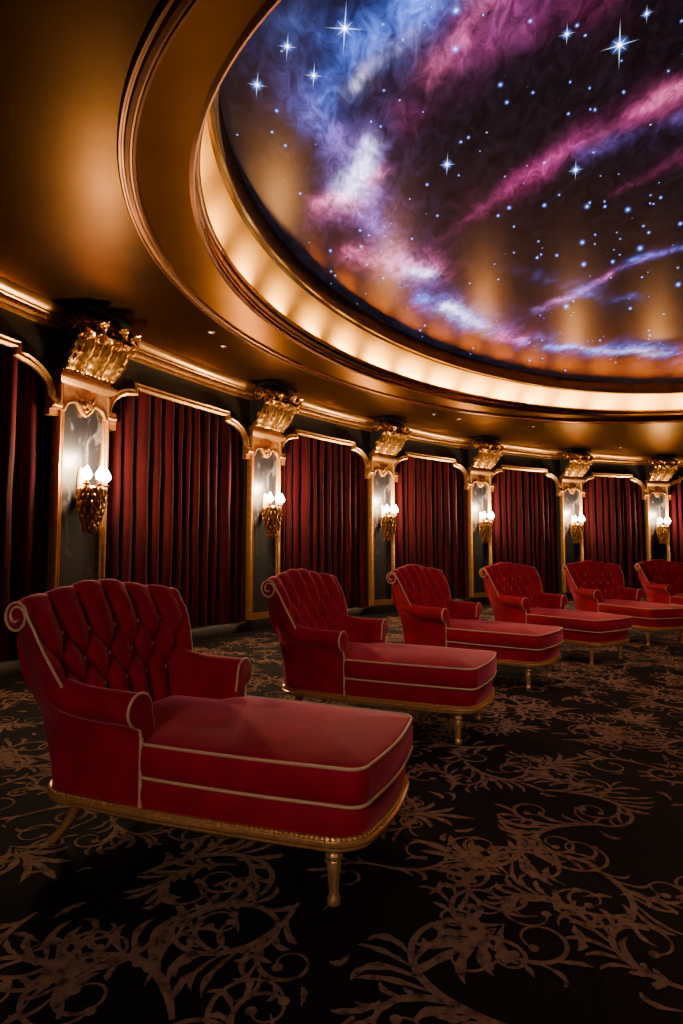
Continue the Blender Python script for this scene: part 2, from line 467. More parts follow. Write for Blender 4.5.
# ------------------------------------------------------------------ pilasters
def make_pilaster(label):
    root = thing('pilaster', label, 'pilaster')
    # shaft of dark marble
    mb = MB(); mb.box(-PW+.01, PW-.01, -.02, .07, .16, 3.02); mb.build('shaft', M['marble'], root, smooth=False)
    # plinth
    mb = MB(); mb.box(-PW-.01, PW+.01, 0, .145, 0, .13); mb.box(-PW, PW, 0, .135, .13, .16); mb.build('plinth', M['skirting'], root, smooth=False)
    # gilded frame: stiles, bottom rail and a shaped head with a drop ornament
    mb = MB()
    for s in (-1, 1):
        x = s*(PW-.036)
        P = []
        for z in (.16, 2.99):
            P.append([(x+s*-.036, .07, z), (x+s*-.036, .09, z), (x+s*-.026, .10, z), (x+s*-.018, .088, z), (x+s*0, .088, z), (x+s*.012, .115, z), (x+s*.028, .115, z), (x+s*.036, .10, z), (x+s*.036, -.0, z)])
        mb.grid(P)
    mb.box(-PW+.05, PW-.05, .06, .095, .16, .26)
    # head: region between a curvy lower edge and the lintel
    n = 32; lo, hi = [], []
    for i in range(n+1):
        u = -1+2*i/n; x = u*(PW-.05)
        a = abs(u)
        z = 2.80-.10*max(0, 1-(a/.42)**2)**1.0+.03*sin(pi*min(1, a*1.25))-.10*max(0, (a-.8)/.2)**1.5
        lo.append((x, .10, z)); hi.append((x, .10, 3.0))
    mb.grid([lo, hi]); mb.grid([[(p[0], .07, p[2]) for p in lo], lo])
    mb.tube([(p[0], .105, p[2]+.004) for p in lo], .016, 8)
    mb.build('gilt_frame', M['gold'], root)
    # carved shell drop on the head
    mb = MB()
    for k in range(-3, 4):
        a = k*.42
        pts = [(sin(a)*q*.10, .105+.03*sin(pi*q), 2.80+cos(a)*q*.12-.02) for q in np.linspace(0, 1, 7)]
        mb.tube(pts, [.008+.014*sin(pi*q) for q in np.linspace(0, 1, 7)], 7)
    for s in (-1, 1):
        pts = [(s*(.03+.11*q), .108, 2.9-.05*sin(q*pi*1.4)) for q in np.linspace(0, 1, 9)]
        mb.tube(pts, [.018*(1-.6*q) for q in np.linspace(0, 1, 9)], 7)
    mb.ball((0, .12, 2.76), .026, 10, 7)
    mb.build('carved_shell', M['gold_carved'], root)
    # lintel under the capital
    mb = MB()
    prof = [(.0, 3.0), (.125, 3.0), (.15, 3.02), (.175, 3.05), (.175, 3.08), (.15, 3.095), (.15, 3.115), (.12, 3.125), (.12, 3.16), (0, 3.16)]
    ex = [0, .0, .03, .05, .05, .02, .02, -.01, -.01, -.01]
    rows = []
    for s in (-1, 1): rows.append([(s*(PW+e), y, z) for (y, z), e in zip(prof, ex)])
    mb.grid(rows)
    for k in (0, 1):
        P = rows[k]; mb.add(P, [tuple(range(len(P)))])
    mb.build('lintel', M['gold'], root, angle=30)
    # console block (dark) with carved acanthus leaves drooping over it
    def CL(t):      # front line of the console from the ceiling down, swelling outwards, then tucking back to the lintel
        return .30+.17*sin(pi*min(1, t)**1.15)-.13*t**2, 3.77-.58*t
    mb = MB()
    prof = [(0, 3.15)]+[(max(.10, CL(t)[0]-.09), CL(t)[1]) for t in np.linspace(1, 0, 16)]+[(.30, 3.8), (0, 3.8)]
    rows = [[(x, y, z) for y, z in prof] for x in (-PW+.05, PW-.05)]
    mb.grid(rows)
    for P in rows: mb.add(P, [tuple(range(len(P)))])
    mb.box(-PW+.0, PW-.0, 0, .44, 3.77, 3.8)
    mb.build('console_block', M['black'], root, smooth=False)
    mb = MB()
    for xk, w0, ph, out in ((-.21, .115, 0, 0), (.21, .115, .5, 0), (0, .125, .3, .05)):
        rows = []
        for t in np.linspace(0, 1, 46):
            yy, zz = CL(min(1, t*.40)); yy += .02+.10*sin(pi*.5*t)
            if t > .78:                       # curling tip
                c_ = (t-.78)/.22; yy += .075*sin(c_*pi*.75); zz += .04*(1-cos(c_*pi))-.02*c_
            w = w0*(.62+.55*sin(pi*t**.8))*(1+.20*sin(2*pi*6.5*t+ph))*(1 if t < .86 else max(.12, 1-((t-.86)/.14)**2*.9))
            row = []
            for u in np.linspace(-1, 1, 17):
                a = abs(u)
                row.append((xk*(1+.25*sin(pi*t))+u*w, yy+out-.05*a**2.2+.022*cos(u*pi*4)*(1-.4*a)+.03*(1-a), zz-.045*a**1.5-.010*sin(2*pi*6.5*t)*a))
            rows.append(row)
        mb.grid(rows)
    # lower tier: upright leaves rising from the lintel and rolling outwards
    for xk, w0 in ((-.215, .115), (.215, .115), (0, .12)):
        rows = []
        for t in np.linspace(0, 1, 34):
            yy = .15+.13*sin(pi*.9*t)+.20*t*t; zz = 3.16+.44*t
            if t > .72:
                c_ = (t-.72)/.28; yy += .09*sin(c_*pi*.8); zz -= .13*c_*c_
            w = w0*(.85+.35*sin(pi*t**.9))*(1+.07*sin(2*pi*6*t))*(1 if t < .85 else max(.15, 1-((t-.85)/.15)**2*.85))
            rows.append([(xk*(1+.12*t)+u*w, yy+.05*(1-u*u)+.020*cos(u*pi*4)*(1-.4*abs(u)), zz-.02*u*u) for u in np.linspace(-1, 1, 15)])
        mb.grid(rows)
    # small lobes springing between the leaves
    for xk in (-.31, -.105, .105, .31):
        for t0, ln in ((.10, .15), (.30, .17)):
            y0_, z0_ = CL(t0)
            for k in (-1, 0, 1):
                pts = [(xk+k*.035*t, y0_-.03+.09*sin(pi*.75*t), z0_-ln*t+.02*k*k*t) for t in np.linspace(0, 1, 8)]
                mb.tube(pts, [.012+.020*sin(pi*min(1, .15+t*.8)) for t in np.linspace(0, 1, 8)], 7)
    # scrolled gilt edges down both cheeks
    for s in (-1, 1):
        x = s*(PW-.045)
        pts = []
        for t in np.linspace(0, 1, 22): pts.append((x, CL(t)[0]-.085, CL(t)[1]))
        mb.tube(pts, .020, 8)
        for (yc, zc, R0, a0, sg) in ((.20, 3.66, .10, .6, -1), (.25, 3.30, .085, 0, 1)):
            pp = []
            for t in np.linspace(0, 1, 34):
                a = a0+sg*2*pi*1.6*t; rr = R0*(1-.8*t)
                pp.append((x+s*.02*t, yc+rr*cos(a), zc+rr*sin(a)))
            mb.tube(pp, [.022*(1-.45*t) for t in np.linspace(0, 1, 34)], 8)
            mb.ball((x+s*.022, yc, zc), .022, 8, 6)
    for k in range(11):                       # bead row along the lintel
        mb.ball((-.30+.60*k/10, .165, 3.175), .030, 8, 6)
    mb.build('capital', M['gold_carved'], root, angle=70)
    return root

pil_labels = [None,
    'gilt framed dark marble pilaster nearest the camera, behind the first chaise',
    'second gilt framed marble pilaster, just before the back of the second chaise',
    'third gilt framed marble pilaster, just before the back of the third chaise',
    'fourth gilt framed marble pilaster, rising behind the fourth chaise back',
    'fifth gilt framed marble pilaster, rising behind the fifth chaise back',
    'sixth and most distant gilt framed marble pilaster in view']
sc_labels = [None,
    'gilded wall sconce on the nearest pilaster, its foliage basket seen largest',
    'lit gilded sconce on the second pilaster along the wall',
    'lit gilded sconce on the third pilaster along the wall',
    'lit gilded sconce on the fourth pilaster along the wall',
    'lit gilded sconce on the fifth pilaster along the wall',
    'lit gilded sconce on the most distant pilaster in view']

def make_sconce(label):
    root = thing('wall_sconce', label, 'wall lamp')
    mb = MB()                               # oval back plate
    mb.lathe([(.001, 0), (.06, 0), (.075, .012), (.06, .03), (.02, .04), (.001, .042)], 20)
    mb.v = [(x*.9, z, y*2.6+.02) for x, y, z in mb.v]
    mb.build('back_plate', M['gold'], root)
    mb = MB()                               # leafy basket tapering to a bud
    prof = [(.012, -.52), (.03, -.50), (.045, -.44), (.04, -.40), (.06, -.34), (.085, -.26), (.10, -.18), (.105, -.10), (.12, -.03), (.10, -.01)]
    mb.lathe(prof, 24, (0, .16, 0), .06, 8)
    r = random.Random(9)
    for lv, (rr, z, k, ln) in enumerate(((.12, -.03, 14, .10), (.118, -.10, 14, .10), (.11, -.17, 13, .10), (.098, -.24, 12, .10), (.08, -.31, 11, .09), (.058, -.38, 9, .08), (.05, -.45, 8, .07))):
        for j in range(k):
            a = 2*pi*(j+.5*(lv % 2))/k+r.uniform(-.1, .1)
            pts = []
            for t in np.linspace(0, 1, 6):
                R_ = rr+.028*sin(pi*t*.9)-.012*t+.02*t*t
                pts.append((R_*cos(a), .16+R_*sin(a), z-ln*t+.02*sin(pi*t)))
            mb.tube(pts, [.004+.014*sin(pi*(t*.8+.15)) for t in np.linspace(0, 1, 6)], 6)
    mb.build('foliage_basket', M['crystal'], root)
    for (x, y) in ((-.13, .23), (.0, .29), (.13, .23)):
        mb = MB()
        pts = [(x*.3, .15, -.06), (x*.7, y-.05, -.085), (x*.95, y-.01, -.07), (x, y, -.03), (x, y, .0)]
        mb.tube(pts, .011, 8)
        mb.lathe([(.008, -.01), (.035, .0), (.042, .012), (.018, .02), (.018, .05), (.014, .055)], 14, (x, y, 0))
        arm = mb.build('candle_arm', M['gold'], root)
        mb = MB()
        mb.lathe([(.004, 0), (.03, .006), (.048, .03), (.054, .055), (.044, .09), (.02, .13), (.003, .155)], 16, (x, y, .05))
        mb.build('bulb', M['bulb'], arm)
    return root

def lamp(name, loc, power, col=(1, .62, .3), rad=.05, ty='POINT', **kw):
    l = bpy.data.lights.new(name, ty); l.energy = power; l.color = col
    if ty in ('POINT', 'SPOT'): l.shadow_soft_size = rad
    for k, v in kw.items(): setattr(l, k, v)
    o = bpy.data.objects.new(name, l); COL.objects.link(o); o.location = loc
    return o
SCZ = 1.92
pil0 = sc0 = None
for i in range(1, 7):
    th = radians(TH[i]); p = wp(th, 0, 0); rz = th+pi/2
    if pil0 is None:
        pil0 = make_pilaster(pil_labels[i]); pil0['group'] = 'pilasters round the wall'; pil0.location = p; pil0.rotation_euler = (0, 0, rz)
    else: dup(pil0, p, rz, pil_labels[i])
    q = wp(th, .07, SCZ)
    if sc0 is None:
        sc0 = make_sconce(sc_labels[i]); sc0['group'] = 'sconces on the pilasters'; sc0.location = q; sc0.rotation_euler = (0, 0, rz)
    else: dup(sc0, q, rz, sc_labels[i])
for i in range(1, 7):
    th = radians(TH[i])
    lamp('sconce_glow', wp(th, .31, SCZ+.29), 190, (1, .70, .42), .06)

# ------------------------------------------------------------------ ceiling
mb = MB(); n = 240
inner = ring('O', .0, H, n)
x0, y0 = RINGS['O'][:2]
outer = []
for p in inner:
    d = Vector((p[0]-x0, p[1]-y0)).normalized()
    o = Vector((x0-CX, y0-CY)); b = o.dot(d); R_ = RW+.3
    t = -b+math.sqrt(b*b-o.dot(o)+R_*R_)
    outer.append((x0+d.x*t, y0+d.y*t, H))
mid = [tuple(a*.5+b*.5 for a, b in zip(p, q)) for p, q in zip(inner, outer)]
mb.grid([inner, mid, outer], closed_u=True, flip=True)
mb.build('ceiling', M['soffit'], kind='structure', fix=False)
# outer ring moulding hanging below the ceiling
def sweep(name, spec, mat, angle=30, n=240, **kw):
    mb = MB(); mb.grid([ring(k, o, z, n) for k, o, z in spec], closed_u=True)
    return mb.build(name, mat, kind='structure', angle=angle, **kw)
sweep('trim_21', [('O', .0, 3.8), ('O', .0, 3.785), ('O', -.012, 3.772), ('O', -.024, 3.772), ('O', -.03, 3.784), ('O', -.04, 3.784), ('O', -.05, 3.762), ('O', -.072, 3.756), ('O', -.082, 3.776), ('O', -.092, 3.776), ('O', -.10, 3.766), ('O', -.115, 3.768), ('O', -.12, 3.80)], M['ring_gold'], n=300)
# band between the two mouldings
def blend(k0, o0, z0, k1, o1, z1, m, n=240):
    a, b = ring(k0, o0, z0, n), ring(k1, o1, z1, n)
    return [[tuple(p*(1-t)+q*t for p, q in zip(u, v)) for u, v in zip(a, b)] for t in [i/m for i in range(m+1)]]
mb = MB(); mb.grid(blend('O', -.115, 3.795, 'L', .02, 3.86, 3), closed_u=True, flip=True)
mb.build('trim_22', M['band'], kind='structure', fix=False)
# lip: stepped moulding rising to the cove opening
def mixring(t, off, z, n=300):
    a, b = ring('L', off, z, n), ring('LT', off, z, n)
    return [tuple(p*(1-t)+q*t for p, q in zip(u, v)) for u, v in zip(a, b)]
mb = MB()
mb.grid([mixring(*q) for q in ((0, .03, 3.86), (0, .0, 3.845), (.04, -.012, 3.853), (.10, -.012, 3.868), (.13, .022, 3.873), (.22, .022, 3.886), (.25, -.004, 3.892), (.32, -.006, 3.905), (.36, .026, 3.912), (.45, .026, 3.93), (.48, .004, 3.936), (.60, -.004, 3.965), (.64, .03, 3.972), (.72, .03, 3.985), (.76, -.008, 3.995), (.88, -.012, 4.02), (.96, .0, 4.04), (1, .01, 4.05), (1, .04, 4.055), (1, .05, 4.0), (.5, .10, 3.9))], closed_u=True)
mb.build('trim_23', M['ring_gold'], kind='structure', angle=30)
# cove: trough floor and curved bright wall
mb = MB()
mb.grid([ring('LT', .05, 3.93), ring('LT', .25, 3.90), ring('CT', .22, 3.95), ring('CT', .27, 4.05), ring('CT', .26, 4.2), ring('CT', .18, 4.35), ring('CT', .04, 4.45), ring('CT', .34, 4.66)], closed_u=True)
mb.build('trim_24', M['cove'], kind='structure', angle=80)
# dark edge moulding round the mural
sweep('trim_25', [('CT', .06, 4.45), ('CT', .0, 4.43), ('CT', -.02, 4.40), ('CT', -.05, 4.415), ('S', .06, 4.42), ('S', .05, 4.40), ('S', .02, 4.40), ('S', .0, 4.44), ('S', -.01, 4.60)], M['dark_trim'])

# ---- the starry ceiling
STROKES = [  # strokes and STARS unprojected from image pixels onto the mural plane, positions and sizes
 ('blue', 1.3, [(0.75, 3.05, 0.30, 0.35), (0.45, 3.35, 0.26, 0.33), (0.15, 3.70, 0.26, 0.33), (-0.09, 4.15, 0.19, 0.27)]),
 ('navy', 1.8, [(0.1, 3.2, 0.42, 0.42), (-.1, 3.45, 0.40, 0.40), (-.1, 3.9, .3, .35), (-.05, 4.3, .3, .35)]),
 ('white', .6, [(0.71, 3.27, 0.16, 0.18), (0.60, 3.48, 0.14, 0.16), (0.42, 3.66, 0.12, 0.14), (0.25, 3.85, .10, .10)]),
 ('white', 1.5, [(0.69, 3.3, .07, .08)]), ('white', 1.5, [(0.74, 3.57, .06, .07)]),
 ('magenta', .55, [(1.5, 3.3, .3, .3), (1.08, 3.35, 0.33, 0.40), (0.88, 3.58, 0.28, 0.36), (0.68, 3.85, 0.22, 0.30), (0.55, 4.15, 0.22, 0.35)]),
 ('pink', .5, [(0.95, 3.32, .12, .13), (0.65, 3.95, .12, .14)]),
 ('violet', 1.5, [(-0.05, 4.1, 0.20, 0.25), (0.05, 4.53, 0.24, 0.42), (0.15, 4.91, 0.26, 0.5), (0.30, 5.45, 0.25, 0.5)]),
 ('pink', 1.0, [(-0.06, 4.55, .11, .13)]),
 ('violet', 1.6, [(0.27, 4.62, 0.2, 0.26), (0.20, 4.92, 0.26, 0.36), (0.10, 5.12, 0.28, 0.34)]),
 ('white', 2.2, [(0.27, 4.62, 0.08, 0.13), (0.20, 4.92, 0.13, 0.20), (0.10, 5.12, 0.16, 0.22), (0.02, 5.25, .12, .16)]),
 ('pink', 2.0, [(-0.24, 5.34, 0.10, 0.15), (0.0, 5.36, 0.14, 0.17), (0.28, 5.2, 0.14, 0.2), (0.33, 5.0, .09, .14)]),
 ('violet', 1.2, [(0.3, 5.6, .22, .35), (0.49, 6.3, 0.24, 0.42), (0.9, 6.9, 0.22, 0.45)]),
 ('pink', 1.6, [(0.12, 6.15, 0.10, 0.20), (0.45, 6.32, 0.16, 0.28), (0.88, 6.55, 0.19, 0.30), (1.2, 6.6, 0.10, 0.22)]),
 ('white', 1.5, [(0.42, 6.25, .08, .15), (0.68, 6.45, .10, .15), (0.9, 6.65, .09, .12)]),
 ('blue', 2.4, [(0.97, 7.35, 0.12, 0.26), (1.53, 7.85, 0.15, 0.32), (2.21, 8.3, 0.15, 0.32), (3.18, 9.0, 0.13, 0.30), (4.25, 9.3, 0.12, 0.28), (5.76, 9.38, 0.12, 0.28), (6.8, 9.2, .12, .28)]),
 ('violet', 1.2, [(1.0, 7.4, 0.2, 0.4), (1.6, 7.9, 0.22, 0.45), (2.4, 8.45, .22, .45)]),
 ('white', 2.2, [(1.30, 7.7, 0.10, 0.2), (1.75, 8.05, 0.10, 0.2), (2.1, 8.3, .08, .15)]),
 ('white', 1.0, [(3.4, 9.1, 0.14, 0.14), (4.2, 9.3, .2, .12), (5.2, 9.36, .2, .12)]),
 ('magenta', 3.0, [(2.35, 8.5, 0.14, 0.26), (2.86, 8.85, 0.14, 0.22)]),
 ('pink', 1.2, [(2.55, 8.7, .09, .12)]),
 ('magenta', 1.1, [(0.85, 6.2, .10, .25), (1.02, 5.81, 0.11, 0.22), (1.31, 5.28, 0.13, 0.22), (1.59, 4.78, 0.14, 0.21), (1.87, 4.40, 0.13, 0.18), (2.14, 4.15, 0.13, 0.17), (2.51, 3.87, 0.14, 0.18), (3.0, 3.55, .15, .2)]),
 ('pink', .75, [(1.75, 4.5, 0.05, 0.07), (1.95, 4.32, 0.07, 0.08), (2.14, 4.15, 0.07, 0.08), (2.51, 3.87, 0.08, 0.09), (2.8, 3.68, .08, .09)]),
 ('violet', .9, [(2.0, 4.45, .12, .12), (2.56, 4.02, .12, .13)]),
 ('violet', 1.5, [(2.75, 7.7, 0.13, 0.2), (3.0, 7.2, 0.12, 0.22), (3.14, 6.6, 0.11, 0.18), (3.35, 6.21, 0.09, 0.14), (3.68, 5.98, 0.08, 0.12), (4.3, 5.65, .08, .14)]),
 ('pink', 1.2, [(2.86, 7.5, 0.10, 0.13), (3.02, 7.07, 0.09, 0.17), (3.12, 6.75, 0.07, 0.12)]),
 ('white', .9, [(2.66, 7.62, .10, .08), (2.9, 7.66, .10, .07)]),
 ('blue', 1.3, [(3.2, 6.3, .08, .10), (3.68, 5.98, .06, .10), (4.2, 5.7, .06, .10)]),
 ('magenta', .55, [(2.5, 4.95, .1, .15), (2.65, 4.8, 0.11, 0.17), (2.92, 4.53, 0.13, 0.2), (3.3, 4.3, .14, .22)]),
 ('blue', .6, [(1.75, 6.5, .08, .15), (3.7, 7.4, .2, .15)]),
]
PAL = {'navy': (.010, .018, .075), 'blue': (.05, .11, .62), 'white': (.62, .55, .98), 'magenta': (.26, .022, .12), 'pink': (.75, .13, .30), 'violet': (.13, .06, .32)}
STARS = [(0.02, 3.42, 0.056, 0.063, 3),(-0.35, 3.55, 0.039, 0.045, 2),(-0.19, 3.78, 0.041, 0.051, 2),(-0.59, 3.86, 0.042, 0.054, 2),(-0.48, 4.1, 0.018, 0.025, 1),(-0.54, 4.32, 0.016, 0.022, 1),(-0.45, 4.47, 0.016, 0.023, 1),(0.69, 3.3, 0.036, 0.04, 1),(0.74, 3.57, 0.032, 0.039, 1),(0.39, 3.5, 0.013, 0.015, 1),(0.89, 4.7, 0.042, 0.065, 2),(0.76, 4.97, 0.018, 0.029, 1),(1.42, 3.46, 0.031, 0.038, 2),(1.46, 3.4, 0.016, 0.019, 1),(1.54, 3.47, 0.013, 0.015, 1),(1.79, 3.54, 0.051, 0.067, 3),(1.86, 3.66, 0.01, 0.013, 1),(1.85, 3.32, 0.024, 0.03, 2),(1.16, 3.37, 0.018, 0.021, 1),(1.11, 3.86, 0.021, 0.027, 1),(1.2, 4.02, 0.018, 0.025, 1),(1.36, 3.93, 0.014, 0.019, 1),(1.69, 4.13, 0.015, 0.021, 1),(0.95, 4.43, 0.016, 0.023, 1),(1.0, 4.38, 0.016, 0.023, 1),(2.0, 4.77, 0.038, 0.064, 2),(1.99, 5.12, 0.014, 0.024, 1),(2.45, 5.22, 0.014, 0.026, 1),(2.94, 5.16, 0.018, 0.035, 1),(2.09, 3.37, 0.012, 0.016, 1),(1.59, 5.32, 0.024, 0.042, 1),(1.52, 5.45, 0.019, 0.035, 1),(1.73, 5.64, 0.015, 0.028, 1),(1.91, 5.28, 0.024, 0.042, 1),(2.32, 5.3, 0.028, 0.052, 1),(2.32, 5.24, 0.017, 0.031, 1),(2.49, 5.3, 0.019, 0.035, 1),(2.73, 5.35, 0.031, 0.058, 1),(3.37, 5.59, 0.025, 0.051, 1),(2.07, 5.92, 0.016, 0.031, 1),(1.88, 6.15, 0.014, 0.029, 1),(2.17, 6.26, 0.022, 0.047, 1),(2.19, 6.19, 0.016, 0.034, 1),(2.37, 6.21, 0.022, 0.047, 1),(2.54, 5.94, 0.032, 0.065, 1),(2.61, 5.79, 0.015, 0.031, 1),(2.75, 6.41, 0.034, 0.076, 1),(3.05, 6.35, 0.028, 0.063, 1),(3.21, 6.06, 0.038, 0.082, 1),(3.14, 5.75, 0.02, 0.042, 1),(4.11, 6.91, 0.037, 0.093, 1),(1.56, 6.88, 0.015, 0.033, 1),(3.87, 7.61, 0.027, 0.072, 1),(2.99, 7.55, 0.047, 0.12, 1),(2.89, 5.25, 0.013, 0.025, 1),(-0.12, 6.11, 0.024, 0.046, 1),(0.19, 5.71, 0.022, 0.041, 1),(-0.12, 6.58, 0.019, 0.039, 1),(0.21, 6.02, 0.021, 0.041, 1),(0.93, 5.45, 0.016, 0.029, 1),(0.3, 4.26, 0.014, 0.019, 1),(0.42, 4.0, 0.011, 0.014, 1),(0.3, 3.91, 0.013, 0.016, 1),(3.21, 9.74, 0.026, 0.082, 1),(3.99, 8.8, 0.023, 0.07, 1),(4.65, 8.59, 0.023, 0.069, 1),(4.02, 10.28, 0.023, 0.081, 1),(1.16, 8.39, 0.022, 0.059, 1),(1.2, 8.2, 0.022, 0.057, 1)]
ZS = 4.60; KS = (ZS-1.2)/(4.46-1.2)
def vnoise(x, y, seed):
    g = np.random.default_rng(seed).random((64, 64))
    xi, yi = np.floor(x).astype(int), np.floor(y).astype(int); fx, fy = x-xi, y-yi
    fx, fy = fx*fx*(3-2*fx), fy*fy*(3-2*fy)
    a, b = g[xi % 64, yi % 64], g[(xi+1) % 64, yi % 64]; c, d = g[xi % 64, (yi+1) % 64], g[(xi+1) % 64, (yi+1) % 64]
    return (a*(1-fx)+b*fx)*(1-fy)+(c*(1-fx)+d*fx)*fy
def fbm(x, y, seed, o=5):
    s = 0; a = .5
    for k in range(o): s = s+a*vnoise(x*2**k, y*2**k, seed+k); a *= .5
    return s
x0, y0, ea, eb, eg = RINGS['S']; eg = radians(eg); ea += .08; eb += .08
h_ = .025
us = np.arange(-ea, ea+h_, h_); vs = np.arange(-eb, eb+h_, h_)
U, V = np.meshgrid(us, vs, indexing='ij')
X = x0+U*cos(eg)-V*sin(eg); Y = y0+U*sin(eg)+V*cos(eg)
ins = (U/ea)**2+(V/eb)**2 <= 1
idx = -np.ones(U.shape, int); idx[ins] = np.arange(ins.sum())
q = (idx[:-1, :-1] >= 0) & (idx[1:, :-1] >= 0) & (idx[1:, 1:] >= 0) & (idx[:-1, 1:] >= 0)
F = np.stack([idx[:-1, :-1][q], idx[:-1, 1:][q], idx[1:, 1:][q], idx[1:, :-1][q]], 1)   # facing down
px, py = X[ins], Y[ins]
wx = px+.45*(fbm(px*1.3+9, py*1.0+5, 1)-.5); wy = py+.6*(fbm(px*1.3+3, py*1.0+17, 21)-.5)
C = np.zeros((len(px), 3)); C += np.array((.0045, .0035, .006))
for k, (cn, amp, pts) in enumerate(STROKES):
    pts = np.array(pts)*KS; best = np.zeros(len(px))
    for a, b in zip(pts[:-1], pts[1:]):
        for t in np.linspace(0, 1, 9):
            p_ = a*(1-t)+b*t
            d2 = ((wx-p_[0])/(p_[2]*.9))**2+((wy-p_[1])/(p_[3]*.9))**2
            best = np.maximum(best, (1/(1+1.1*d2))**2.2)
    f1 = fbm(px*2.2+k*7, py*1.5+k*3, 40+k*6, 6)
    f2 = fbm(px*6.5+k, py*4.5+k, 140+k*3, 4); tex = np.clip((f1-.34)*3.4, .08, 2.0)*np.clip(.35+1.5*(f2-.12), .3, 1.5)
    C += (best*amp*tex)[:, None]*np.array(PAL[cn])
verts = [(a, b, ZS) for a, b in zip(px.tolist(), py.tolist())]
faces = [tuple(r) for r in F.tolist()]
cols = C.tolist(); mats = [0]*len(faces)
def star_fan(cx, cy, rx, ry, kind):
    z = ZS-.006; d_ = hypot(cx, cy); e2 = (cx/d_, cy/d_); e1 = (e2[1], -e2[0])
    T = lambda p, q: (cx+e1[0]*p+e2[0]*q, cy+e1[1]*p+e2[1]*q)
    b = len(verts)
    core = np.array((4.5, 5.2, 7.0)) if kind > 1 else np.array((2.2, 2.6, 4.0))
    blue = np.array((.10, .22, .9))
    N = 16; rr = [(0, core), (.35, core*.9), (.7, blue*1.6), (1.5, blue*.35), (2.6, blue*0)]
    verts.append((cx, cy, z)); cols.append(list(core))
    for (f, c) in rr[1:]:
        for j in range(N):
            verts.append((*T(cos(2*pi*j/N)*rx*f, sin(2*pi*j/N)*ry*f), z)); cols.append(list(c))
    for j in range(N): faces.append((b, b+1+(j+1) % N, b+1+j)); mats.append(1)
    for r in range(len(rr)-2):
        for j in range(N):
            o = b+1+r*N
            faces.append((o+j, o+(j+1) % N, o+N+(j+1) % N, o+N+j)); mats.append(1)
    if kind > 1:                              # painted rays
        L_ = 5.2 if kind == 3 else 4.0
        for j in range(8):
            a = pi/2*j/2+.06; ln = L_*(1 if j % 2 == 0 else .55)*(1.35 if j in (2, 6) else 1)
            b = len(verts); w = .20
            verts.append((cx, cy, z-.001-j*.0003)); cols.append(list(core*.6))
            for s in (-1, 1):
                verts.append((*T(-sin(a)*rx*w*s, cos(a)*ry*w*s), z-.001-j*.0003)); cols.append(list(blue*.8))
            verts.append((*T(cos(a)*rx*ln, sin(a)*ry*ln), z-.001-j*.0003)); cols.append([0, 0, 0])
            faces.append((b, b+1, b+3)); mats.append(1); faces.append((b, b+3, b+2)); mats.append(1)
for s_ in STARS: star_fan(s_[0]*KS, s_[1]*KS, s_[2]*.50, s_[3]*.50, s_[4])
r = random.Random(77)
for _ in range(170):
    a_, b_ = r.uniform(-.5, 6.5), r.uniform(3.2, 10.5)
    dx, dy = a_-x0, b_-y0; uu, vv = dx*cos(eg)+dy*sin(eg), -dx*sin(eg)+dy*cos(eg)
    if (uu/ea)**2+(vv/eb)**2 < .93:
        s = r.choice((.004, .005, .006, .008))*(b_/5)**.6
        star_fan(a_, b_, s, s*1.7, 1)
me = bpy.data.meshes.new('ceiling_mural'); me.from_pydata(verts, [], faces)
me.materials.append(M['galaxy']); me.materials.append(M['star']); me.polygons.foreach_set('material_index', mats)
ca = me.attributes.new('paint', 'FLOAT_COLOR', 'POINT')
ca.data.foreach_set('color', np.c_[np.array(cols), np.ones(len(cols))].ravel().astype(np.float32))
mural = bpy.data.objects.new('ceiling_mural', me); COL.objects.link(mural)
tag(mural, 'oval galaxy mural of blue and pink nebulae with stars set in the ceiling', 'ceiling mural')
# plenum above, so that nothing leaks
mb = MB(); mb.add(ring('CT', .35, 4.66), [tuple(range(240))]); mb.build('ceiling.001', M['black'], kind='structure', smooth=False)

# cove lamps hidden behind the lip
pts = ring('LT', .09, 4.02, 720)
acc = 0; last = pts[0]; k = 0
for p in pts[1:]:
    acc += hypot(p[0]-last[0], p[1]-last[1]); last = p
    if acc > .78:
        acc = 0; k += 1
        c_ = RINGS['CT']; d_ = Vector((p[0]-c_[0], p[1]-c_[1], 0)).normalized()
        o_ = lamp('cove_lamp', (p[0], p[1], 4.05), 21, (1, .72, .22), ty='AREA')
        o_.data.shape = 'RECTANGLE'; o_.data.size = .04; o_.data.size_y = .60; o_.data.spread = radians(150)
        o_.rotation_euler = (d_+Vector((0, 0, 1.1))).to_track_quat('-Z', 'X').to_euler()

# downlights in the soffit
for (x, y, l) in ((-1.55, 6.75, 'tiny recessed downlight beside the ring, before the second pilaster'), (-1.5, 7.22, 'tiny recessed downlight closer to the second pilaster capital than its twin'),
                  (1.75, 10.88, 'tiny recessed downlight next to the third pilaster capital'), (2.29, 11.29, 'tiny recessed downlight midway between third and fourth pilaster capitals'),
                  (3.99, 11.99, 'tiny recessed downlight between the fourth and fifth capitals near the ring'), (6.93, 14.36, 'tiny recessed downlight between the fifth and sixth pilaster capitals')):
    t = thing('ceiling_downlight', l, 'ceiling light', (x, y, H), 0, 'downlights in the ceiling')
    mb = MB(); mb.lathe([(.022, -.001), (.05, -.001), (.05, -.008), (.03, -.012), (.022, -.004)], 18); mb.build('bezel', M['ring_gold'], t)
    mb = MB(); mb.lathe([(.001, -.002), (.024, -.002), (.02, -.006), (.001, -.008)], 14); mb.build('lens', M['lens'], t)

